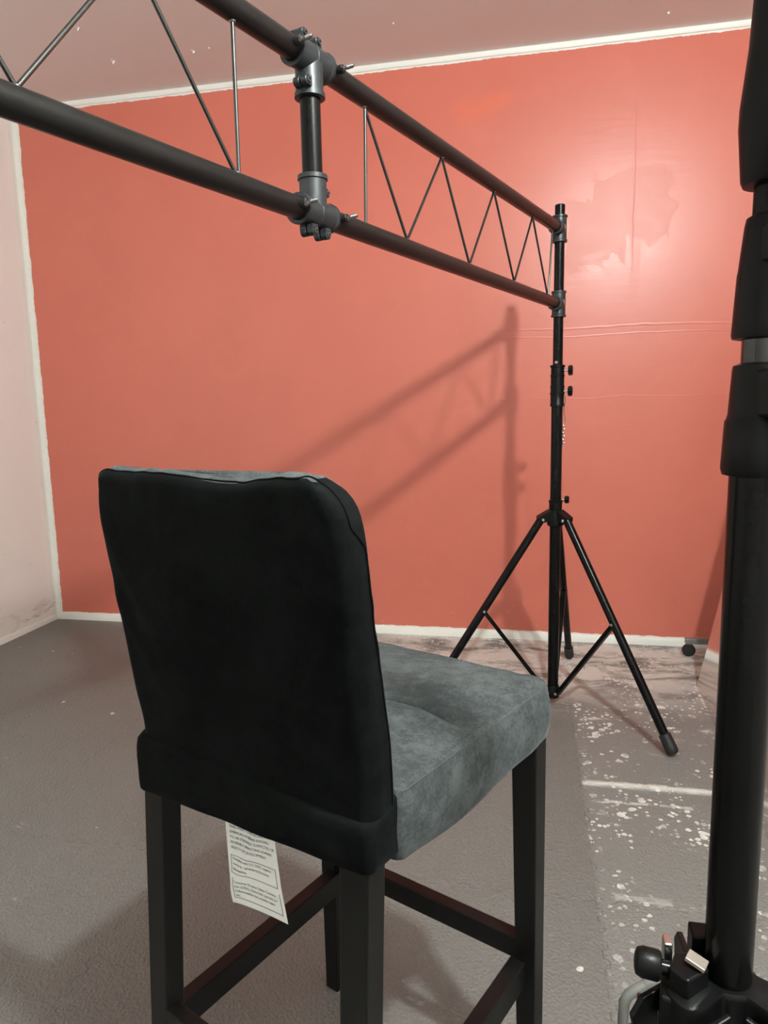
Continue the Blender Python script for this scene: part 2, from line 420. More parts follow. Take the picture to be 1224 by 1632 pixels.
# ------------------------------------------------------------------ truss lighting stand
POLE = Vector((.0965, 2.6522, 0)); TH = math.radians(71.0)
E = Vector((math.cos(TH), math.sin(TH), 0))           # direction of the truss, away from the camera
NR = Vector((E.y, -E.x, 0))                           # horizontal, towards the right of the truss
ZL, ZU = 1.488, 1.741
def TP(s, z, o=0): return POLE - E*s + NR*o + Vector((0, 0, z))
R0 = .019; RC = .0245

def knob(parent, base, d, length=.022, r=.013, name='knob'):
    """threaded steel shaft with a fluted black knob"""
    base = Vector(base); d = Vector(d).normalized()
    bm = NB(); x, y = frame(d); seg = 28; rings = []
    for h, rr in ((length, r*.8), (length+.003, r), (length+.013, r), (length+.016, r*.75)):
        rings.append([bm.verts.new(base+d*h+(x*math.cos(2*PI*i/seg)+y*math.sin(2*PI*i/seg))*rr*(1+.10*math.cos(7*2*PI*i/seg))) for i in range(seg)])
    for a, b in zip(rings, rings[1:]):
        for i in range(seg): bm.faces.new((a[i], a[(i+1) % seg], b[(i+1) % seg], b[i]))
    bm.faces.new(rings[0]); bm.faces.new(rings[-1])
    k = obj(name, bm, 'plastic', parent)
    bm = NB(); tube(bm, base, base+d*length, .0042, 14); obj('threaded_shaft', bm, 'steel', k)
    return k

def tee_clamp(parent, c, sl, zend, name='clamp'):
    """sleeve along E centred on c with a vertical sleeve saddled on it and running to height zend"""
    bm = NB(); sleeve(bm, c-E*sl, E, 2*sl, RC, .0196)
    sg = 1 if zend > c.z else -1; seg = 48; rv = RC-.0004; L = abs(zend-c.z); rings = []
    for h, r in ((None, rv), (.034, rv), (L-.009, rv), (L-.008, rv+.0026), (L-.001, rv+.0026), (L, rv), (L, .0183), (L-.012, .0183)):
        ring = []
        for k in range(seg):
            a = 2*PI*k/seg; o = NR*math.cos(a)*r + E*math.sin(a)*r
            hh = math.sqrt(max(0, .0205**2-(math.cos(a)*r)**2))+.0005 if h is None else h
            ring.append(bm.verts.new(c+o+Vector((0, 0, sg*hh))))
        rings.append(ring)
    for a, b in zip(rings, rings[1:]):
        for k in range(seg): bm.faces.new((a[k], a[(k+1) % seg], b[(k+1) % seg], b[k]))
    lathe(bm, c+E*(-.004), E, [(0, RC), (.001, RC+.0012), (.007, RC+.0012), (.008, RC)], 36, cap=False)
    return obj(name, bm, 'clamp', parent)
def lug(parent, c, axis, half=.012, r=.0085, foot=None):
    """pair of clamp ears with a socket bolt through them"""
    axis = Vector(axis).normalized(); bm = NB(); c = Vector(c)
    tube(bm, c-axis*half, c-axis*.0015, r, 20); tube(bm, c+axis*.0015, c+axis*half, r, 20)
    if foot is not None:
        f = Vector(foot); d = (f-c); u = axis; v = d.normalized()
        wv = u.cross(v).normalized()
        m4 = Matrix((u.to_4d(), v.to_4d(), wv.to_4d(), (0, 0, 0, 1))).transposed(); m4 = Matrix.Translation(c) @ Matrix(((u.x, v.x, wv.x, 0), (u.y, v.y, wv.y, 0), (u.z, v.z, wv.z, 0), (0, 0, 0, 1)))
        box(bm, (-half, 0, -r*.95), (-.0015, d.length, r*.95), m4); box(bm, (.0015, 0, -r*.95), (half, d.length, r*.95), m4)
    o = obj('clamp_ear', bm, 'clamp', parent)
    bm = NB(); lathe(bm, c+axis*(half-.004), axis, [(0, .0045), (.007, .0045), (.007, .0026), (.0035, .0024)], 20, True)
    obj('bolt', bm, 'darksteel', o)
    return o
def wing_bolt(parent, base, d):
    base = Vector(base); d = Vector(d).normalized(); bm = NB()
    tube(bm, base, base+d*.012, .0075, 12)                       # boss
    b = obj('wing_bolt', bm, 'rubber', parent)
    bm = NB(); tube(bm, base+d*.008, base+d*.033, .0030, 12)
    for k in range(6): lathe(bm, base+d*(.020+k*.002), d, [(0, .0032), (.0008, .0038), (.0016, .0032)], 12)
    obj('threaded_shaft', bm, 'darksteel', b)
    bm = NB(); x, y = frame(d)
    u = (x+y*.5).normalized()
    for s in (-1, 1): sweep(bm, [base+d*.014, base+d*.018+u*s*.008, base+d*.017+u*s*.015], .0032, 10)
    obj('wing', bm, 'darksteel', b)
    return b

def truss_stand(pole, foot_deg, label, yk):
    root = thing('truss_stand', (pole.x, pole.y, 0), label, 'stand')
    O = Vector((0, 0, 0))
    bm = NB(); tube(bm, (0, 0, .035), (0, 0, 1.14), .0200, 32); obj('main_pole', bm, 'tube', root)
    bm = NB(); tube(bm, (0, 0, 1.10), (0, 0, 1.822), .0172, 32); obj('upper_pole', bm, 'tube', root)
    bm = NB()
    lathe(bm, (0, 0, 1.131), (0, 0, 1), [(0, .0215), (.001, .0250), (.010, .0250), (.012, .0238), (.042, .0238), (.043, .0258), (.050, .0258), (.051, .0240),
          (.066, .0240), (.067, .0255), (.073, .0255), (.074, .0236), (.105, .0236), (.106, .0252), (.112, .0252), (.113, .0232), (.138, .0232), (.139, .0262), (.146, .0262), (.148, .018)], 36)
    col = obj('collar', bm, 'plastic', root)
    kd = Vector(yk)
    for z in (1.185, 1.258): knob(root, kd*.021+Vector((0, 0, z)), kd, .016, .017)
    bm = NB(); tube(bm, (-.004, -.018, 1.284), (-.008, -.022, 1.288), .006, 14); obj('rivet', bm, 'steel', root)
    # lower collar
    bm = NB(); lathe(bm, (0, 0, .752), (0, 0, 1), [(0, .0235), (.030, .0235), (.031, .0255), (.038, .0255), (.039, .021)], 32); obj('lower_collar', bm, 'plastic', root)
    knob(root, kd*.020+Vector((0, 0, .793)), kd, .012, .013)
    # safety pin on a fine chain
    bm = NB(); q = kd*.028
    pts = [q*.95+Vector((0, 0, 1.17-.012*i)) + q*.10*math.sin(i*1.1) for i in range(9)]
    sweep(bm, pts, .0016, 8)
    ch = obj('chain', bm, 'darksteel', root)
    bm = NB()
    for i in range(6): ellip(bm, q*(.80+.12*(i % 2))+Vector((0, 0, 1.062-.0125*i)), (.0046, .0046, .0055), 12, 8)
    tube(bm, q*.86+Vector((0, 0, 1.0)), q*.86+Vector((0, 0, .985)), .002, 8)
    obj('pin', bm, 'steel', ch)
    # hub with three yokes
    R = .514; hz = .722
    bm = NB(); lathe(bm, (0, 0, .695), (0, 0, 1), [(0, .026), (.004, .030), (.040, .030), (.058, .024)], 32)
    for a in foot_deg:
        m4 = Matrix.Rotation(math.radians(a), 4, 'Z')
        for s in (-1, 1):
            prism(bm, [(.020, -.006), (.056, -.012), (.066, -.004), (.066, .010), (.052, .018), (.020, .034)], .016*s-.003, .016*s+.003,
                  Matrix.Translation((0, 0, hz)) @ m4 @ Matrix.Rotation(PI/2, 4, 'X'))
        prism(bm, [(.020, .014), (.052, .012), (.066, .004), (.068, .008), (.052, .018), (.020, .034)], -.016, .016,
              Matrix.Translation((0, 0, hz)) @ m4 @ Matrix.Rotation(PI/2, 4, 'X'))
    obj('hub', bm, 'plastic', root)
    # pole foot bracket
    bm = NB(); lathe(bm, (0, 0, .028), (0, 0, 1), [(0, .018), (.004, .024), (.045, .024), (.05, .021)], 28)
    obj('foot_collar', bm, 'plastic', root)
    for a in foot_deg:
        u = Vector((math.cos(math.radians(a)), math.sin(math.radians(a)), 0)); v = Vector((-u.y, u.x, 0))
        top = u*.054+Vector((0, 0, hz)); ft = u*R+Vector((0, 0, .014)); d = (ft-top).normalized()
        bm = NB(); tube(bm, top, ft-d*.03, .0148, 24); lg = obj('leg', bm, 'tube', root)
        bm = NB(); lathe(bm, ft-d*.062, d, [(0, .0165), (.002, .0195), (.045, .0205), (.058, .0205), (.066, .016)], 24)
        obj('rubber_foot', bm, 'rubber', lg)
        mid = top.lerp(ft, .475)
        for s in (-1, 1):
            bm = NB(); tube(bm, top+v*s*.0185, top+v*s*.0225, .0052, 14); obj('rivet', bm, 'steel', lg)
            bm = NB(); tube(bm, mid+v*s*.0145, mid+v*s*.0185, .0048, 14); obj('rivet', bm, 'steel', lg)
        bm = NB(); bot = u*.026+Vector((0, 0, .052))
        dd = (mid-bot).normalized(); x = v; y = dd.cross(v)
        m4 = Matrix(((dd.x, x.x, y.x, bot.x), (dd.y, x.y, y.y, bot.y), (dd.z, x.z, y.z, bot.z), (0, 0, 0, 1)))
        box(bm, (-.008, -.0115, -.0075), ((mid-bot).length-.006, .0115, .0075), m4)
        br = obj('brace', bm, 'tube', root, bevel=.003)
        for s in (-1, 1):
            bm = NB(); tube(bm, bot+v*s*.0115, bot+v*s*.017, .0055, 14); obj('rivet', bm, 'steel', br)
    return root
far = truss_stand(POLE, (-44.1, 80.1, 198), 'slim black tripod stand before the red wall, carrying the truss end', NR*.97+E*.2)
POLE2 = POLE - E*2.93
near = truss_stand(POLE2, (-110, 130, 250-240+0), 'slim black tripod stand holding up the truss end behind the camera', NR)

# ------------------------------------------------------------------ truss sections
def truss(s0, s1, ups, lows, verts, label, ends):
    root = thing('truss_section', TP(s0, 0), label, 'truss', group=None)
    inv = -Vector(root.location)
    for z, nm in ((ZU, 'upper_chord'), (ZL, 'lower_chord')):
        bm = NB(); tube(bm, TP(s0, z)+inv, TP(s1, z)+inv, R0, 36, ch=.002)
        ch = obj(nm, bm, 'truss', root)
        for s in (ups if z == ZU else lows):                   # small weld bead at each rod joint
            bm = NB(); ellip(bm, TP(s, z+(-R0 if z == ZU else R0)*.97)+inv, (.0055, .0055, .0032), 12, 8)
            obj('weld', bm, 'darksteel', ch)
    for a, b in verts:
        bm = NB(); tube(bm, TP(a, ZU-R0*.9)+inv, TP(b, ZL+R0*.9)+inv, .0032, 12); obj('lattice_rod', bm, 'rod', root)
    return root
u = [.082, .287, .609, .937, 1.281]; l = [.128, .447, .777, 1.114, 1.285]
rods = [(.100, .118)]; 
rods = [(u[0], l[0]-.008), (u[1], l[0]), (u[1], l[1]), (u[2], l[1]), (u[2], l[2]), (u[3], l[2]), (u[3], l[3]), (u[4], l[3]), (u[4]-.003, l[4])]
truss(.030, 1.435, u, l, rods, 'far black lattice truss section between the pole clamp and the vertical coupler', 0)
u2 = [1.652, 1.838, 2.175, 2.51, 2.80]; l2 = [1.658, 2.015, 2.345, 2.68, 2.80]
rods = [(u2[0], l2[0]-.004), (u2[1], l2[0]+.004), (u2[1], l2[1]), (u2[2], l2[1]), (u2[2], l2[2]), (u2[3], l2[2]), (u2[3], l2[3]), (u2[4], l2[3]), (u2[4]+.003, l2[4])]
truss(1.485, 2.898, u2, l2, rods, 'near black lattice truss section crossing the upper left, its end out of frame', 0)

# ------------------------------------------------------------------ coupler between the two sections
SC = 1.46
cp = thing('truss_coupler', TP(SC, 0), 'short upright black tube with grey cast tee clamps joining the two truss sections', 'clamp')
inv = -Vector(cp.location)
bm = NB(); tube(bm, TP(SC, ZL+.0225)+inv, TP(SC, ZU-.0225)+inv, .0180, 36); obj('upright_tube', bm, 'tube', cp)
cu = tee_clamp(cp, TP(SC, ZU)+inv, .047, ZU-.064, 'upper_clamp')
cl = tee_clamp(cp, TP(SC, ZL)+inv, .047, ZL+.064, 'lower_clamp')
for s, o in ((.022, 0), (-.018, 0)):
    c = TP(SC+s, ZU+RC+.008, -.004)+inv; lug(cu, c, NR, .014, .008, foot=c-Vector((0, 0, .010)))
    c = TP(SC+s, ZL-RC-.010, .004)+inv; lug(cl, c, NR, .014, .008, foot=c+Vector((0, 0, .011)))
c = TP(SC+.030, ZU-.046, .006)+inv; lug(cu, c, NR, .014, .008, foot=TP(SC+.020, ZU-.046, .006)+inv)
c = TP(SC-.030, ZL+.040, .000)+inv; lug(cl, c, NR, .010, .008, foot=TP(SC-.020, ZL+.040, .000)+inv)
for z, zz in ((ZU, .02), (ZL, .05)):
    par = cu if z == ZU else cl
    for s in (.060, -.062):
        d = (NR+Vector((0, 0, zz))).normalized()
        wing_bolt(par, TP(SC+s, z)+inv+d*(R0+.0002), d)
# clamps fixing the truss ends to the stand poles (part of each stand)
def end_clamp(stand, z, e):
    bm = NB(); lathe(bm, (0, 0, z-.044), (0, 0, 1), [(0, .018), (.0005, .0262), (.007, .0262), (.009, .0235), (.080, .0235), (.082, .0262), (.088, .0262), (.0885, .018)], 36)
    sleeve(bm, Vector((0, 0, z))-e*.052, e, .046, RC-.001, .0196)
    o = obj('clamp', bm, 'clamp', stand)
    lug(o, NR*.004+e*.032+Vector((0, 0, z)), Vector((0, 0, 1)), .012, .007, foot=e*.020+Vector((0, 0, z)))
for stand, e in ((far, E), (near, -E)):
    for z in (ZU, ZL): end_clamp(stand, z, e)

# ------------------------------------------------------------------ bar stool
CH = Vector((-.3476, .7605, 0)); CT = -.42725
st = thing('bar_stool', CH, 'tall bar stool with grey velvet cover and black wooden legs, seen from behind', 'stool', CT)
def taper(bm, lo0, hi0, z0, lo1, hi1, z1):
    v = [bm.verts.new(q) for q in ((lo0[0], lo0[1], z0), (hi0[0], lo0[1], z0), (hi0[0], hi0[1], z0), (lo0[0], hi0[1], z0),
                                   (lo1[0], lo1[1], z1), (hi1[0], lo1[1], z1), (hi1[0], hi1[1], z1), (lo1[0], hi1[1], z1))]
    for f in ((0, 1, 2, 3), (4, 5, 6, 7), (0, 1, 5, 4), (1, 2, 6, 5), (2, 3, 7, 6), (3, 0, 4, 7)): bm.faces.new([v[i] for i in f])
for s in (-1, 1):
    bm = NB()
    a, b = sorted((s*.158, s*.199)); a0, b0 = sorted((s*.162, s*.198))
    taper(bm, (a0, -.033), (b0, -.003), 0, (a, .001), (b, .033), .66)
    obj('leg', bm, 'leg', st, smooth=False, bevel=.0018)
    bm = NB(); a, b = sorted((s*.179, s*.222)); a0, b0 = sorted((s*.194, s*.223))
    taper(bm, (a0, .390), (b0, .422), 0, (a, .386), (b, .424), .70)
    obj('leg', bm, 'leg', st, smooth=False, bevel=.0018)
for s in (-1, 1):
    bm = NB(); a, b = sorted((s*.180, s*.206))
    taper(bm, (a, .0), (b, .395), .222, (a, .0), (b, .395), .266)
    obj('stretcher', bm, 'leg', st, smooth=False, bevel=.0018)
bm = NB(); box(bm, (-.19, .392, .262), (.19, .416, .299)); obj('stretcher', bm, 'leg', st, smooth=False, bevel=.0018)
bm = NB(); box(bm, (-.17, -.018, .262), (.17, .004, .299)); obj('stretcher', bm, 'leg', st, smooth=False, bevel=.0018)

def rrect(xm, xp, y0, y1, rb, rf, n=10, m=14):
    """rounded rectangle ring: back corners radius rb, front corners radius rf (counter clockwise from back left)"""
    out = []
    def arc(cx, cy, r, a0):
        for i in range(n+1):
            a = math.radians(a0+90*i/n); out.append((cx+r*math.cos(a), cy+r*math.sin(a)))
    def line(p, q):
        for i in range(1, m): out.append((p[0]+(q[0]-p[0])*i/m, p[1]+(q[1]-p[1])*i/m))
    arc(xm+rb, y0+rb, rb, 180); line((xm+rb, y0), (xp-rb, y0)); arc(xp-rb, y0+rb, rb, 270); line((xp, y0+rb), (xp, y1-rf))
    arc(xp-rf, y1-rf, rf, 0); line((xp-rf, y1), (xm+rf, y1)); arc(xm+rf, y1-rf, rf, 90); line((xm, y1-rf), (xm, y0+rb))
    return out
def loft(rings):
    bm = NB(); rr = [[bm.verts.new(q) for q in r] for r in rings]
    n = len(rr[0])
    for a, b in zip(rr, rr[1:]):
        for i in range(n): bm.faces.new((a[i], a[(i+1) % n], b[(i+1) % n], b[i]))
    bm.faces.new(rr[0]); bm.faces.new(rr[-1]); return bm
def disp(bm, f):
    bmesh.ops.recalc_face_normals(bm, faces=bm.faces); bm.normal_update()
    dl = [(v, v.normal*f(v.co)) for v in bm.verts]
    for v, d in dl: v.co += d
def nz(v, s, o=0): return noise.noise(Vector((v[0]*s+o, v[1]*s, v[2]*s)))
def ss(a, b, t):
    t = max(0, min(1, (t-a)/(b-a))); return t*t*(3-2*t)

# seat cushion cover
rings = []
def seat_ring(z, inset, ro=0):
    xb = .212-inset; xf = .226-inset
    base = rrect(-1, 1, 0, 1, .0001, .0001, 1, 1)
    pts = rrect(-.226+inset, .226-inset, .046+inset*.3, .440-inset, .012, max(.010, .030-inset*.3), 8, 90)
    return [(x*(.905+.095*ss(-.1, .40, y)), y, z+.0) for x, y in pts]
ZB, ZT = .640, .728
for z, ins in ((.655, .020), (.643, .010), (ZB, .003), (ZB+.002, 0)): rings.append(seat_ring(z, ins))
for i in range(1, 15): rings.append(seat_ring(ZB+.002+(ZT-ZB-.010)*i/14, -.003*math.sin(PI*i/14)))
for i in range(1, 6):
    a = PI/2*i/5; rings.append(seat_ring(ZT-.008+.008*math.sin(a), .010*(1-math.cos(a))))
for i in range(1, 61):
    k = i/61; ins = .010+.185*k
    def dome(p):
        return p
    rr = seat_ring(ZT, ins); rr = [(x, y, ZT+.012*(1-(1-k)**2.2)) for x, y, z in rr]
    rings.append(rr)
bm = loft(rings)
def seat_wr(c):
    d = .0022*nz(c, 9)+.0012*nz(c, 24, 3)
    if c.z > ZT-.012:
        # two long soft creases running from the back towards the right side
        for (x0, y0, x1, y1, bow, amp, wd) in ((.03, .203, .214, .2085, .019, -.0125, .0060), (.03, .186, .205, .190, .020, .0055, .0085),
                                         (.03, .168, .175, .128, .010, -.0060, .0065), (.03, .154, .165, .112, .010, .0050, .008), (.02, .12, .10, .095, .01, -.004, .010)):
            t = max(0, min(1, ((c.x-x0)*(x1-x0)+(c.y-y0)*(y1-y0))/((x1-x0)**2+(y1-y0)**2)))
            q = math.hypot(c.x-(x0+(x1-x0)*t), c.y-(y0+(y1-y0)*t)-bow*math.sin(t*PI))
            d += amp*math.exp(-(q/wd)**2)*ss(0, .45, 1-t)
        d += .0012*math.sin(c.x*160+c.y*50)*ss(.35, .42, c.y)*ss(.1, .2, c.x)
    elif c.z > ZB+.01:
        d += .0018*nz((c.x*1.0, c.y, c.z*.3), 30, 7)+.002*math.sin((c.z-ZB)/(ZT-ZB)*PI)
        d += .0012*math.sin(c.y*150+c.z*60)*ss(.69, .725, c.z)*ss(.28, .40, c.y)
    else: pass
    return d
disp(bm, seat_wr)
# lower edge sags a little
for v in bm.verts:
    if v.co.z < ZB+.02: v.co.z -= .010*math.exp(-((v.co.y-.16)/.09)**2)*ss(.12, .2, v.co.x)
seat_bvh = BVHTree.FromBMesh(bm)
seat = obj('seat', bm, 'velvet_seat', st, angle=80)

# backrest cover
ZR = 1.076
def yb(z): return .003-.037*ss(.69, 1.09, z)-.004*math.sin(PI*min(1, max(0, (z-.7)/.38)))
def thick(z): return .046-.010*ss(.78, 1.07, z)
def back_ring(z, ins=0, wadd=0):
    rR, rL = .055, .016
    xp = .209-.004*ss(.80, .69, z); xm = -.212+.006*ss(.80, .69, z)
    if z > ZR-rR: xp -= rR-math.sqrt(max(0, rR*rR-(z-(ZR-rR))**2))*1.0
    if z > ZR-rL: xm += rL-math.sqrt(max(0, rL*rL-(z-(ZR-rL))**2))
    y0 = yb(z)+ins; y1 = yb(z)+thick(z)-ins
    rb = min(.022, (y1-y0)*.55); rf = min(.010, (y1-y0)*.40)
    return [(x, y, z) for x, y in rrect(xm+ins, xp-ins, y0, y1, rb, rf, 8, 44)]
rings = []
z0 = .682
for i in range(52):
    z = z0+(ZR-.012-z0)*i/51; rings.append(back_ring(z))
last = .0
for i in range(1, 7):
    a = PI/2*i/6; z = ZR-.012+.0119*math.sin(a); rings.append(back_ring(z, .008*(1-math.cos(a))))
# close the top towards its centre line
top = rings[-1]; ym = sum(p[1] for p in top)/len(top)
for k in (.25, .5, .75, .97): rings.append([(p[0]*(1-.03*k), p[1]+(ym-p[1])*k, p[2]+.0035*math.sin(k*PI/2)) for p in top])
bm = loft(rings)
def back_wr(c):
    d = .0025*nz(c, 6, 1)+.0010*nz(c, 20, 4)
    tz = ss(.96, 1.07, c.z)
    d += .0012*tz*math.sin(c.x*110+9*nz(c, 8))*ss(-.02, .01, c.y-yb(c.z)-.012+.0)
    # diagonal pulls in the upper corners of the rear panel
    for (x0, z1, dx, dz, amp) in ((-.20, 1.02, .09, -.20, .0030), (-.21, .92, .10, -.16, .0020), (.20, .95, -.10, .04, .0022), (.205, .90, -.08, -.10, .0018)):
        L = math.hypot(dx, dz); t = ((c.x-x0)*dx+(c.z-z1)*dz)/L/L; q = abs((c.x-x0)*dz-(c.z-z1)*dx)/L
        if -.1 < t < 1.1: d += amp*math.exp(-(q/.010)**2)*math.sin(PI*min(1, max(0, t*.8+.2)))
    return d
disp(bm, back_wr)
for v in bm.verts:
    tz = ss(1.02, 1.07, v.co.z)
    # the top edge dips in the middle and rises to the right
    v.co.z += tz*(-.007*math.exp(-((v.co.x-.03)/.05)**2)+.004*math.exp(-((v.co.x-.15)/.06)**2)+.0006*math.sin(v.co.x*55))
back_bvh = BVHTree.FromBMesh(bm)
for f in bm.faces:
    c = f.calc_center_median()
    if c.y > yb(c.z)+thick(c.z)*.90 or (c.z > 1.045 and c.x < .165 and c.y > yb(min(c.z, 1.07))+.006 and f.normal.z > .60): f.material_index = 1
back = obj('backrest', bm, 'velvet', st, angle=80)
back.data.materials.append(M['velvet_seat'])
# skirt band wrapping the rear legs below the rear panel
rings = []
for z, ins in ((.650, .010), (.641, .005), (.637, .001), (.640, -.0005), (.650, -.001), (.665, -.001), (.680, -.001), (.690, -.0005), (.698, .001), (.702, .004), (.703, .010)):
    rings.append([(x, y, z) for x, y in rrect(-.2075+ins, .2065-ins, -.006+ins, .059-ins*.2, .012, .003, 8, 40)])
bm = loft(rings); disp(bm, lambda c: .0015*nz(c, 16, 9))
for v in bm.verts: v.co.z += (-.0015+.0145*v.co.x/.205)*ss(.705, .66, v.co.z) + .020*ss(.0, .055, v.co.y)*ss(.67, .70, v.co.z)
skirt_bvh = BVHTree.FromBMesh(bm)
obj('cover_skirt', bm, 'velvet', st, angle=80)

def seam(parent, bvh, pts, name='seam', r=.0011, off=.0006, n=120, mat='velvet', dash=False):
    P = [Vector(p) for p in pts]; L = [0]
    for a, b in zip(P, P[1:]): L.append(L[-1]+(b-a).length)
    out = []
    for i in range(n+1):
        s = L[-1]*i/n; k = max(j for j in range(len(P)) if L[j] <= s+1e-9); k = min(k, len(P)-2)
        q = P[k].lerp(P[k+1], (s-L[k])/max(1e-9, L[k+1]-L[k]))
        h = bvh.find_nearest(q)
        out.append(h[0]+h[1]*off)
    bm = NB()
    if dash:
        for i in range(0, n-1, 2): sweep(bm, out[i:i+2], r, 6)
    else:
        for _ in range(2): out = [out[0]]+[(out[i-1]+out[i]*2+out[i+1])/4 for i in range(1, n)]+[out[-1]]
        sweep(bm, out, r, 6)
    return obj(name, bm, mat, parent)
zs = ZT-.004
loop = [(.212, .05, zs), (.217, .2, zs), (.224, .40, zs), (.216, .43, zs), (.19, .439, zs), (-.19, .439, zs), (-.216, .43, zs), (-.224, .40, zs), (-.212, .05, zs)]
seam(seat, seat_bvh, loop, n=260, mat='thread', r=.0008)
loop2 = [(.206, .05, ZT+.01), (.210, .2, ZT+.01), (.214, .40, ZT+.01), (.200, .425, ZT+.01), (-.19, .43, ZT+.01)]
seam(seat, seat_bvh, loop2, 'stitching', .0007, .0003, 240, 'thread', True)
bl = [(.22, yb(z)+thick(z)-.008, z) for z in [.69+.02*i for i in range(17)]]
arc = [(.154+.055*math.cos(a), yb(1.06)+.012, 1.021+.055*math.sin(a)) for a in [PI/2*i/8 for i in range(1, 9)]]
topl = [(x, yb(1.07)+.006, ZR-.0) for x in [.15-.02*i for i in range(18)]]
seam(back, back_bvh, bl+arc+topl+[(-.209, yb(1.06)+.006, 1.068)], n=300)
seam(back, back_bvh, [(-.22, yb(z)+.010, z) for z in [1.06-.02*i for i in range(19)]], n=120, r=.0009)

# care label hanging below the seat, with its printed text
LBW, LBH = .100, .182
def label_pt(u, v):
    """u across, v down (metres) -> stool space"""
    a, b = u/LBW, v/LBH
    x = -.080+a*(.088+.016*b)+b*.006
    z = .652-b*.181 + a*(.010+.002*b)
    y = .040
    # a diagonal fold and a curled lower edge
    t = (a*.8 - (1.05-b)*.9 + .12)
    y += -.0028*math.exp(-(t/.10)**2) + .002*math.sin(a*PI)*b
    y += .012*(b-.72)*(1 if b > .72 else 0)
    if b > .93: z += 0
    return Vector((x, y, z))
bm = NB(); nu, nv = 36, 70; g = []
for j in range(nv+1):
    g.append([label_pt(LBW*i/nu, LBH*j/nv) for i in range(nu+1)])
fr = [[bm.verts.new(q+Vector((0, -.0002, 0))) for q in row] for row in g]; bk = [[bm.verts.new(q+Vector((0, .0002, 0))) for q in row] for row in g]
for j in range(nv):
    for i in range(nu):
        bm.faces.new((fr[j][i], fr[j][i+1], fr[j+1][i+1], fr[j+1][i])); bm.faces.new((bk[j][i], bk[j+1][i], bk[j+1][i+1], bk[j][i+1]))
for j in range(nv):
    bm.faces.new((fr[j][0], fr[j+1][0], bk[j+1][0], bk[j][0])); bm.faces.new((fr[j][nu], bk[j][nu], bk[j+1][nu], fr[j+1][nu]))
for i in range(nu):
    bm.faces.new((fr[0][i], bk[0][i], bk[0][i+1], fr[0][i+1])); bm.faces.new((fr[nv][i], fr[nv][i+1], bk[nv][i+1], bk[nv][i]))
lab = obj('care_label', bm, 'paper', st, angle=80, label='white paper care label with black print hanging below the seat')
def text_on_label(lines, u0, v0, size, lead):
    bm = NB()
    for k, t in enumerate(lines):
        cu_ = bpy.data.curves.new('t', 'FONT'); cu_.body = t; cu_.size = size; cu_.resolution_u = 2; cu_.offset = 0
        o = bpy.data.objects.new('t', cu_); COL.objects.link(o)
        dg = bpy.context.evaluated_depsgraph_get(); me = bpy.data.meshes.new_from_object(o.evaluated_get(dg))
        base = len(bm.verts); bm.from_mesh(me); bm.verts.ensure_lookup_table()
        for v in bm.verts[base:]:
            u_, v_ = u0+v.co.x, v0+k*lead-v.co.y
            v.co = label_pt(u_, v_)+Vector((0, -.0006, 0))
        bpy.data.objects.remove(o); bpy.data.meshes.remove(me); bpy.data.curves.remove(cu_)
    return obj('printed_text', bm, 'paper_ink', lab, smooth=False)
text_on_label(['THE STATE OF CALIFORNIA HAS', 'DETERMINED THAT ... HAS IDEN-', 'TIFIED MANY FLAME RETARDANT', 'CHEMICALS AS BEING KNOWN', 'TO, OR STRONGLY SUSPECTED OF', 'ADVERSELY IMPACTING HUMAN', 'HEALTH OR DEVELOPMENT.'][2:], .0075, .0665, .0056, .0076)
text_on_label(['Complies with U.S. CPSC require-', 'ments for upholstered furniture', 'flammability'], .0095, .1135, .0054, .0074)
text_on_label(['Consumer Product Safety Commis-', 'sion (CPSC), États-Unis, portant sur', 'l’inflammabilité des meubles tapis-', 'sés.'], .0085, .1475, .0054, .0072)
def label_line(pts):
    bm = NB(); out = []
    for a, b in zip(pts, pts[1:]):
        for i in range(25): t = i/25; out.append(label_pt(a[0]+(b[0]-a[0])*t, a[1]+(b[1]-a[1])*t)+Vector((0, -.0005, 0)))
    out.append(label_pt(*pts[-1])+Vector((0, -.0005, 0))); sweep(bm, out, .00035, 4)
    return obj('printed_frame', bm, 'paper_ink', lab)
label_line([(.006, .107), (.093, .107), (.093, .133), (.006, .133), (.006, .107)])
label_line([(.006, .141), (.006, .172), (.094, .172), (.094, .141)])

# ------------------------------------------------------------------ big light stand in the right foreground
AX = Vector((.189, .650, 0))
ls = thing('light_stand', AX, 'thick black light stand with stepped collars standing closest on the right', 'stand')
bm = NB(); lathe(bm, (0, 0, .56), (0, 0, 1), [(0, .019), (.02, .0212), (.55, .0212)], 48); obj('lower_pole', bm, 'tube', ls)
bm = NB(); tube(bm, (0, 0, 1.12), (0, 0, 1.26), .0168, 40); obj('middle_pole', bm, 'gloss', ls)
bm = NB(); tube(bm, (0, 0, 1.25), (0, 0, 1.40), .0138, 40); obj('upper_pole', bm, 'tube', ls)
def big_collar(prof, z0, name, lugz):
    bm = NB(); lathe(bm, (0, 0, z0), (0, 0, 1), prof, 56)
    c = obj(name, bm, 'plastic', ls)
    a, b, r = lugz                                     # flat clamp block on the side facing away from the wall
    m4 = Matrix.Rotation(math.radians(-70), 4, 'Z')
    bm = NB(); prism(bm, [(r*.55, -.017), (r+.020, -.013), (r+.026, -.008), (r+.026, .008), (r+.020, .013), (r*.55, .017)], a, b, m4)
    obj('clamp_block', bm, 'plastic', c, smooth=False, bevel=.0025)
    knob(ls, m4 @ Vector((r+.024, 0, (a+b)/2)), m4 @ Vector((1, 0, 0)), .012, .018)
    return c
big_collar([(0, .023), (.001, .0268), (.006, .0282), (.046, .0268), (.048, .0255), (.052, .0245), (.088, .0228), (.092, .0222), (.094, .017)], 1.084, 'lower_collar', (1.134, 1.172, .0225))
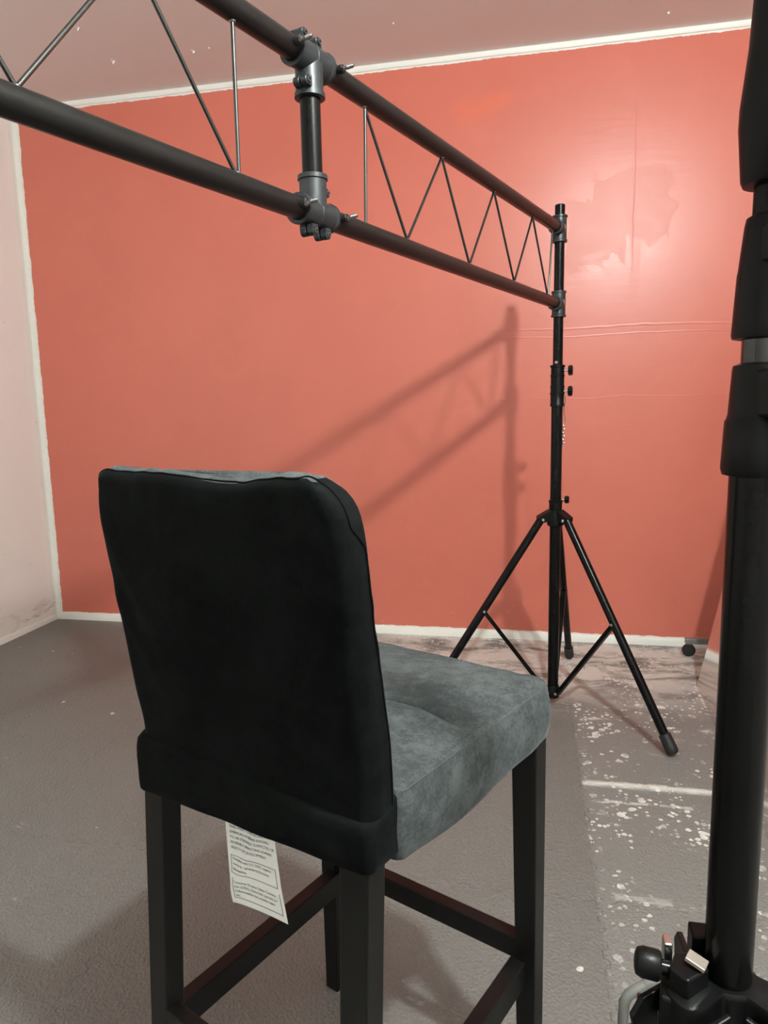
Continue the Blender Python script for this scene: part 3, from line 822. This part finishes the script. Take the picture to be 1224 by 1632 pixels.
big_collar([(0, .020), (.001, .0242), (.004, .0250), (.052, .0228), (.055, .0222), (.090, .0190), (.096, .0178), (.098, .0142)], 1.197, 'middle_collar', (1.255, 1.285, .019))
big_collar([(0, .015), (.001, .022), (.005, .0238), (.045, .0272), (.060, .0270), (.105, .0225), (.160, .0200), (.200, .0195), (.202, .010)], 1.317, 'top_collar', (1.335, 1.355, .024))
bm = NB(); tube(bm, (0, 0, 1.515), (0, 0, 1.78), .0125, 32); obj('top_pole', bm, 'tube', ls)
bm = NB(); lathe(bm, (0, 0, 1.775), (0, 0, 1), [(0, .0125), (.01, .015), (.03, .015), (.032, .008), (.06, .008), (.062, .006)], 28); obj('spigot', bm, 'darksteel', ls)
# hub casting: sloping lobed top, three leg channels
HZ = .608
lobes = (-148, -32, 90)
def lobe_r(a, r0, r1):
    best = 0
    for q in lobes:
        d = abs((a-q+180) % 360-180); best = max(best, math.exp(-(d/27)**4))
    return r0+(r1-r0)*best
bm = NB(); seg = 120; R_ = []
for z, r0, r1, dz in ((HZ+.001, .0215, .0225, 0), (HZ+.001, .0255, .062, 1), (HZ-.0005, .0270, .0645, 1), (HZ-.004, .0278, .0655, 1), (HZ-.048, .0278, .0655, 1), (HZ-.052, .024, .060, 1)):
    ring = []
    for i in range(seg):
        a = 360*i/seg; r = lobe_r(a, r0, r1)
        ring.append(bm.verts.new((math.cos(math.radians(a))*r, math.sin(math.radians(a))*r, z-(.10*(r-r0) if dz else 0))))
    R_.append(ring)
for a, b in zip(R_, R_[1:]):
    for i in range(seg): bm.faces.new((a[i], a[(i+1) % seg], b[(i+1) % seg], b[i]))
bm.faces.new(R_[0]); bm.faces.new(R_[-1])
hub = obj('hub', bm, 'plastic', ls, angle=35)
for a in lobes:
    ud = Vector((math.cos(math.radians(a)), math.sin(math.radians(a)), 0)); vd = Vector((-ud.y, ud.x, 0))
    top = ud*.055+Vector((0, 0, HZ-.040)); ft = ud*.52+Vector((0, 0, .02)); d = (ft-top).normalized()
    bm = NB(); y = d.cross(vd)
    m4 = Matrix(((d.x, vd.x, y.x, top.x), (d.y, vd.y, y.y, top.y), (d.z, vd.z, y.z, top.z), (0, 0, 0, 1)))
    prism(bm, [(.016*math.cos(t), .011*math.sin(t)) for t in [2*PI*i/24 for i in range(24)]], 0, (ft-top).length,
          m4 @ Matrix(((0, 0, 1, 0), (1, 0, 0, 0), (0, 1, 0, 0), (0, 0, 0, 1))))
    lg = obj('leg', bm, 'tube', ls, angle=50)
    bm = NB(); lathe(bm, ft-d*.05, d, [(0, .017), (.003, .020), (.05, .021), (.06, .015)], 24); obj('rubber_foot', bm, 'rubber', lg)
    for s in (-1, 1):
        bm = NB(); tube(bm, top+vd*s*.029+Vector((0, 0, .006)), top+vd*s*.0335+Vector((0, 0, .006)), .0042, 16); obj('rivet', bm, 'steel', lg)
    for s in (-1, 1):
        bm = NB()
        mm = Matrix.Translation(top) @ Matrix.Rotation(math.radians(a), 4, 'Z') @ Matrix.Rotation(PI/2, 4, 'X')
        prism(bm, [(-.030, -.012), (.010, -.020), (.030, -.012), (.034, .004), (.022, .020), (-.030, .030)], s*.027-.003, s*.027+.003, mm)
        obj('yoke', bm, 'plastic', hub, smooth=False, bevel=.0015)
# angular block, pale clip, locking knob and bracket on the left of the hub
bm = NB(); prism(bm, [(-.057, -.022), (-.048, -.001), (-.024, .003), (-.021, -.018), (-.043, -.036)], HZ-.010, HZ+.018)
obj('lock_block', bm, 'plastic', hub, smooth=False, bevel=.002)
bm = NB(); m4 = Matrix.Translation((-.0325, -.0155, HZ+.0235)) @ Matrix.Rotation(math.radians(-28), 4, 'Z') @ Matrix.Rotation(math.radians(14), 4, 'Y')
box(bm, (-.008, -.007, -.002), (.010, .007, .002), m4); obj('pale_clip', bm, 'wood', hub, smooth=False, bevel=.0006)
bm = NB(); box(bm, (-.030, .010, HZ-.01), (-.004, .032, HZ+.028)); obj('rear_block', bm, 'plastic', hub, smooth=False, bevel=.002)
kb = Vector((-.052, -.012, HZ+.008)); kdir = Vector((-1, .06, .10)).normalized()
bm = NB(); tube(bm, kb, kb+kdir*.018, .0068, 24); sh = obj('knob_shaft', bm, 'tube', hub)
bm = NB(); lathe(bm, kb+kdir*.011, kdir, [(.003, .0095), (0, .0125), (.002, .0138), (.016, .0138), (.021, .0118), (.0225, .008)], 40)
obj('knob', bm, 'plastic', hub)
bm = NB(); box(bm, (-.0575, -.002, HZ-.010), (-.050, .012, HZ+.026)); obj('bracket', bm, 'steel', hub, smooth=False, bevel=.0012)
bm = NB(); prism(bm, [(-.066, -.030), (-.046, -.038), (-.034, -.004), (-.058, .006)], HZ-.045, HZ-.006); obj('lower_block', bm, 'plastic', hub, smooth=False, bevel=.003)
# two thin black wires dropping beside the hub
for pts in (((-.0795, -.0065, .580), (-.0800, -.0075, .568), (-.0745, -.025, .50), (-.070, -.06, .36), (-.066, -.09, .24)),
            ((-.0640, -.0200, .578), (-.0632, -.0215, .566), (-.0590, -.035, .50), (-.055, -.065, .36), (-.052, -.09, .24))):
    bm = NB(); sweep(bm, pts, .0021, 10)
    obj('wire_rod', bm, 'rod', hub)

# bent grey tube standing on the floor behind the big stand
gt = thing('bent_grey_tube', (.1465, .984, 0), 'bent matt grey metal tube rising from the floor behind the big stand', 'tube')
bm = NB()
path = [(.0, .0, .002), (.0, 0, .12), (-.001, 0, .235), (.000, .0, .262), (.006, .001, .274), (.018, .005, .281), (.058, .018, .298), (.10, .03, .314)]
sweep(bm, path, .0078, 18)
obj('tube', bm, 'greytube', gt)
bm = NB(); lathe(bm, (0, 0, 0), (0, 0, 1), [(0, .012), (.02, .011), (.022, .008)], 20); obj('foot_cap', bm, 'rubber', gt)
bm = NB(); lathe(bm, (.030, .009, .2865), (.93, .28, .38), [(0, .0080), (.003, .0094), (.024, .0094), (.027, .0080)], 20); obj('sleeve', bm, 'greytube', gt)
bm = NB(); tube(bm, (.10, .03, .312), (.102, .03, .002), .007, 16); obj('leg', bm, 'greytube', gt)

# ------------------------------------------------------------------ glossy board leaning on the right wall
ang = math.atan(.191)
pn = thing('leaning_board', (.6685, 2.905, 0), 'large glossy reflective board leaning against the right wall, behind the big stand', 'board')
d = Vector((.6221-.6685, 1.8659-2.905, 0)).normalized(); upv = Vector((math.sin(ang), 0, math.cos(ang)))
nn = d.cross(upv).normalized()
if nn.x < 0: nn = -nn
Lb, Hb, tb = 1.28, 1.66, .012
m4 = Matrix(((d.x, upv.x, nn.x, 0), (d.y, upv.y, nn.y, 0), (d.z, upv.z, nn.z, 0), (0, 0, 0, 1)))
bm = NB(); box(bm, (0, 0, 0), (Lb, Hb, tb*.5), m4); obj('board_face', bm, 'panel', pn, smooth=False, bevel=.0012)
bm = NB(); box(bm, (0, .001, tb*.5), (Lb, Hb, tb), m4); obj('backing', bm, 'rubber', pn, smooth=False)

# ------------------------------------------------------------------ rolling base by the back wall
rb = thing('rolling_base', (.84, 3.20, 0), 'low dark rolling base with round casters by the back wall, behind the leaning board', 'trolley')
bm = NB(); box(bm, (-.145, .058, .060), (.145, .082, .084)); obj('foot_bar', bm, 'greytube', rb, smooth=False, bevel=.003)
bm = NB(); box(bm, (.10, -.10, .062), (.125, .058, .082)); obj('crossbar', bm, 'greytube', rb, smooth=False, bevel=.003)
for x, y in ((-.128, .07), (.125, .07), (.112, -.09)):
    bm = NB(); tube(bm, (x, y-.012, .0285), (x, y+.012, .0285), .0282, 32, ch=.006); wl = obj('caster_wheel', bm, 'rubber', rb)
    bm = NB(); prism(bm, [(x-.008, y-.015), (x+.012, y-.015), (x+.012, y+.015), (x-.008, y+.015)], .0565, .0605); obj('caster_fork', bm, 'darksteel', wl, smooth=False)
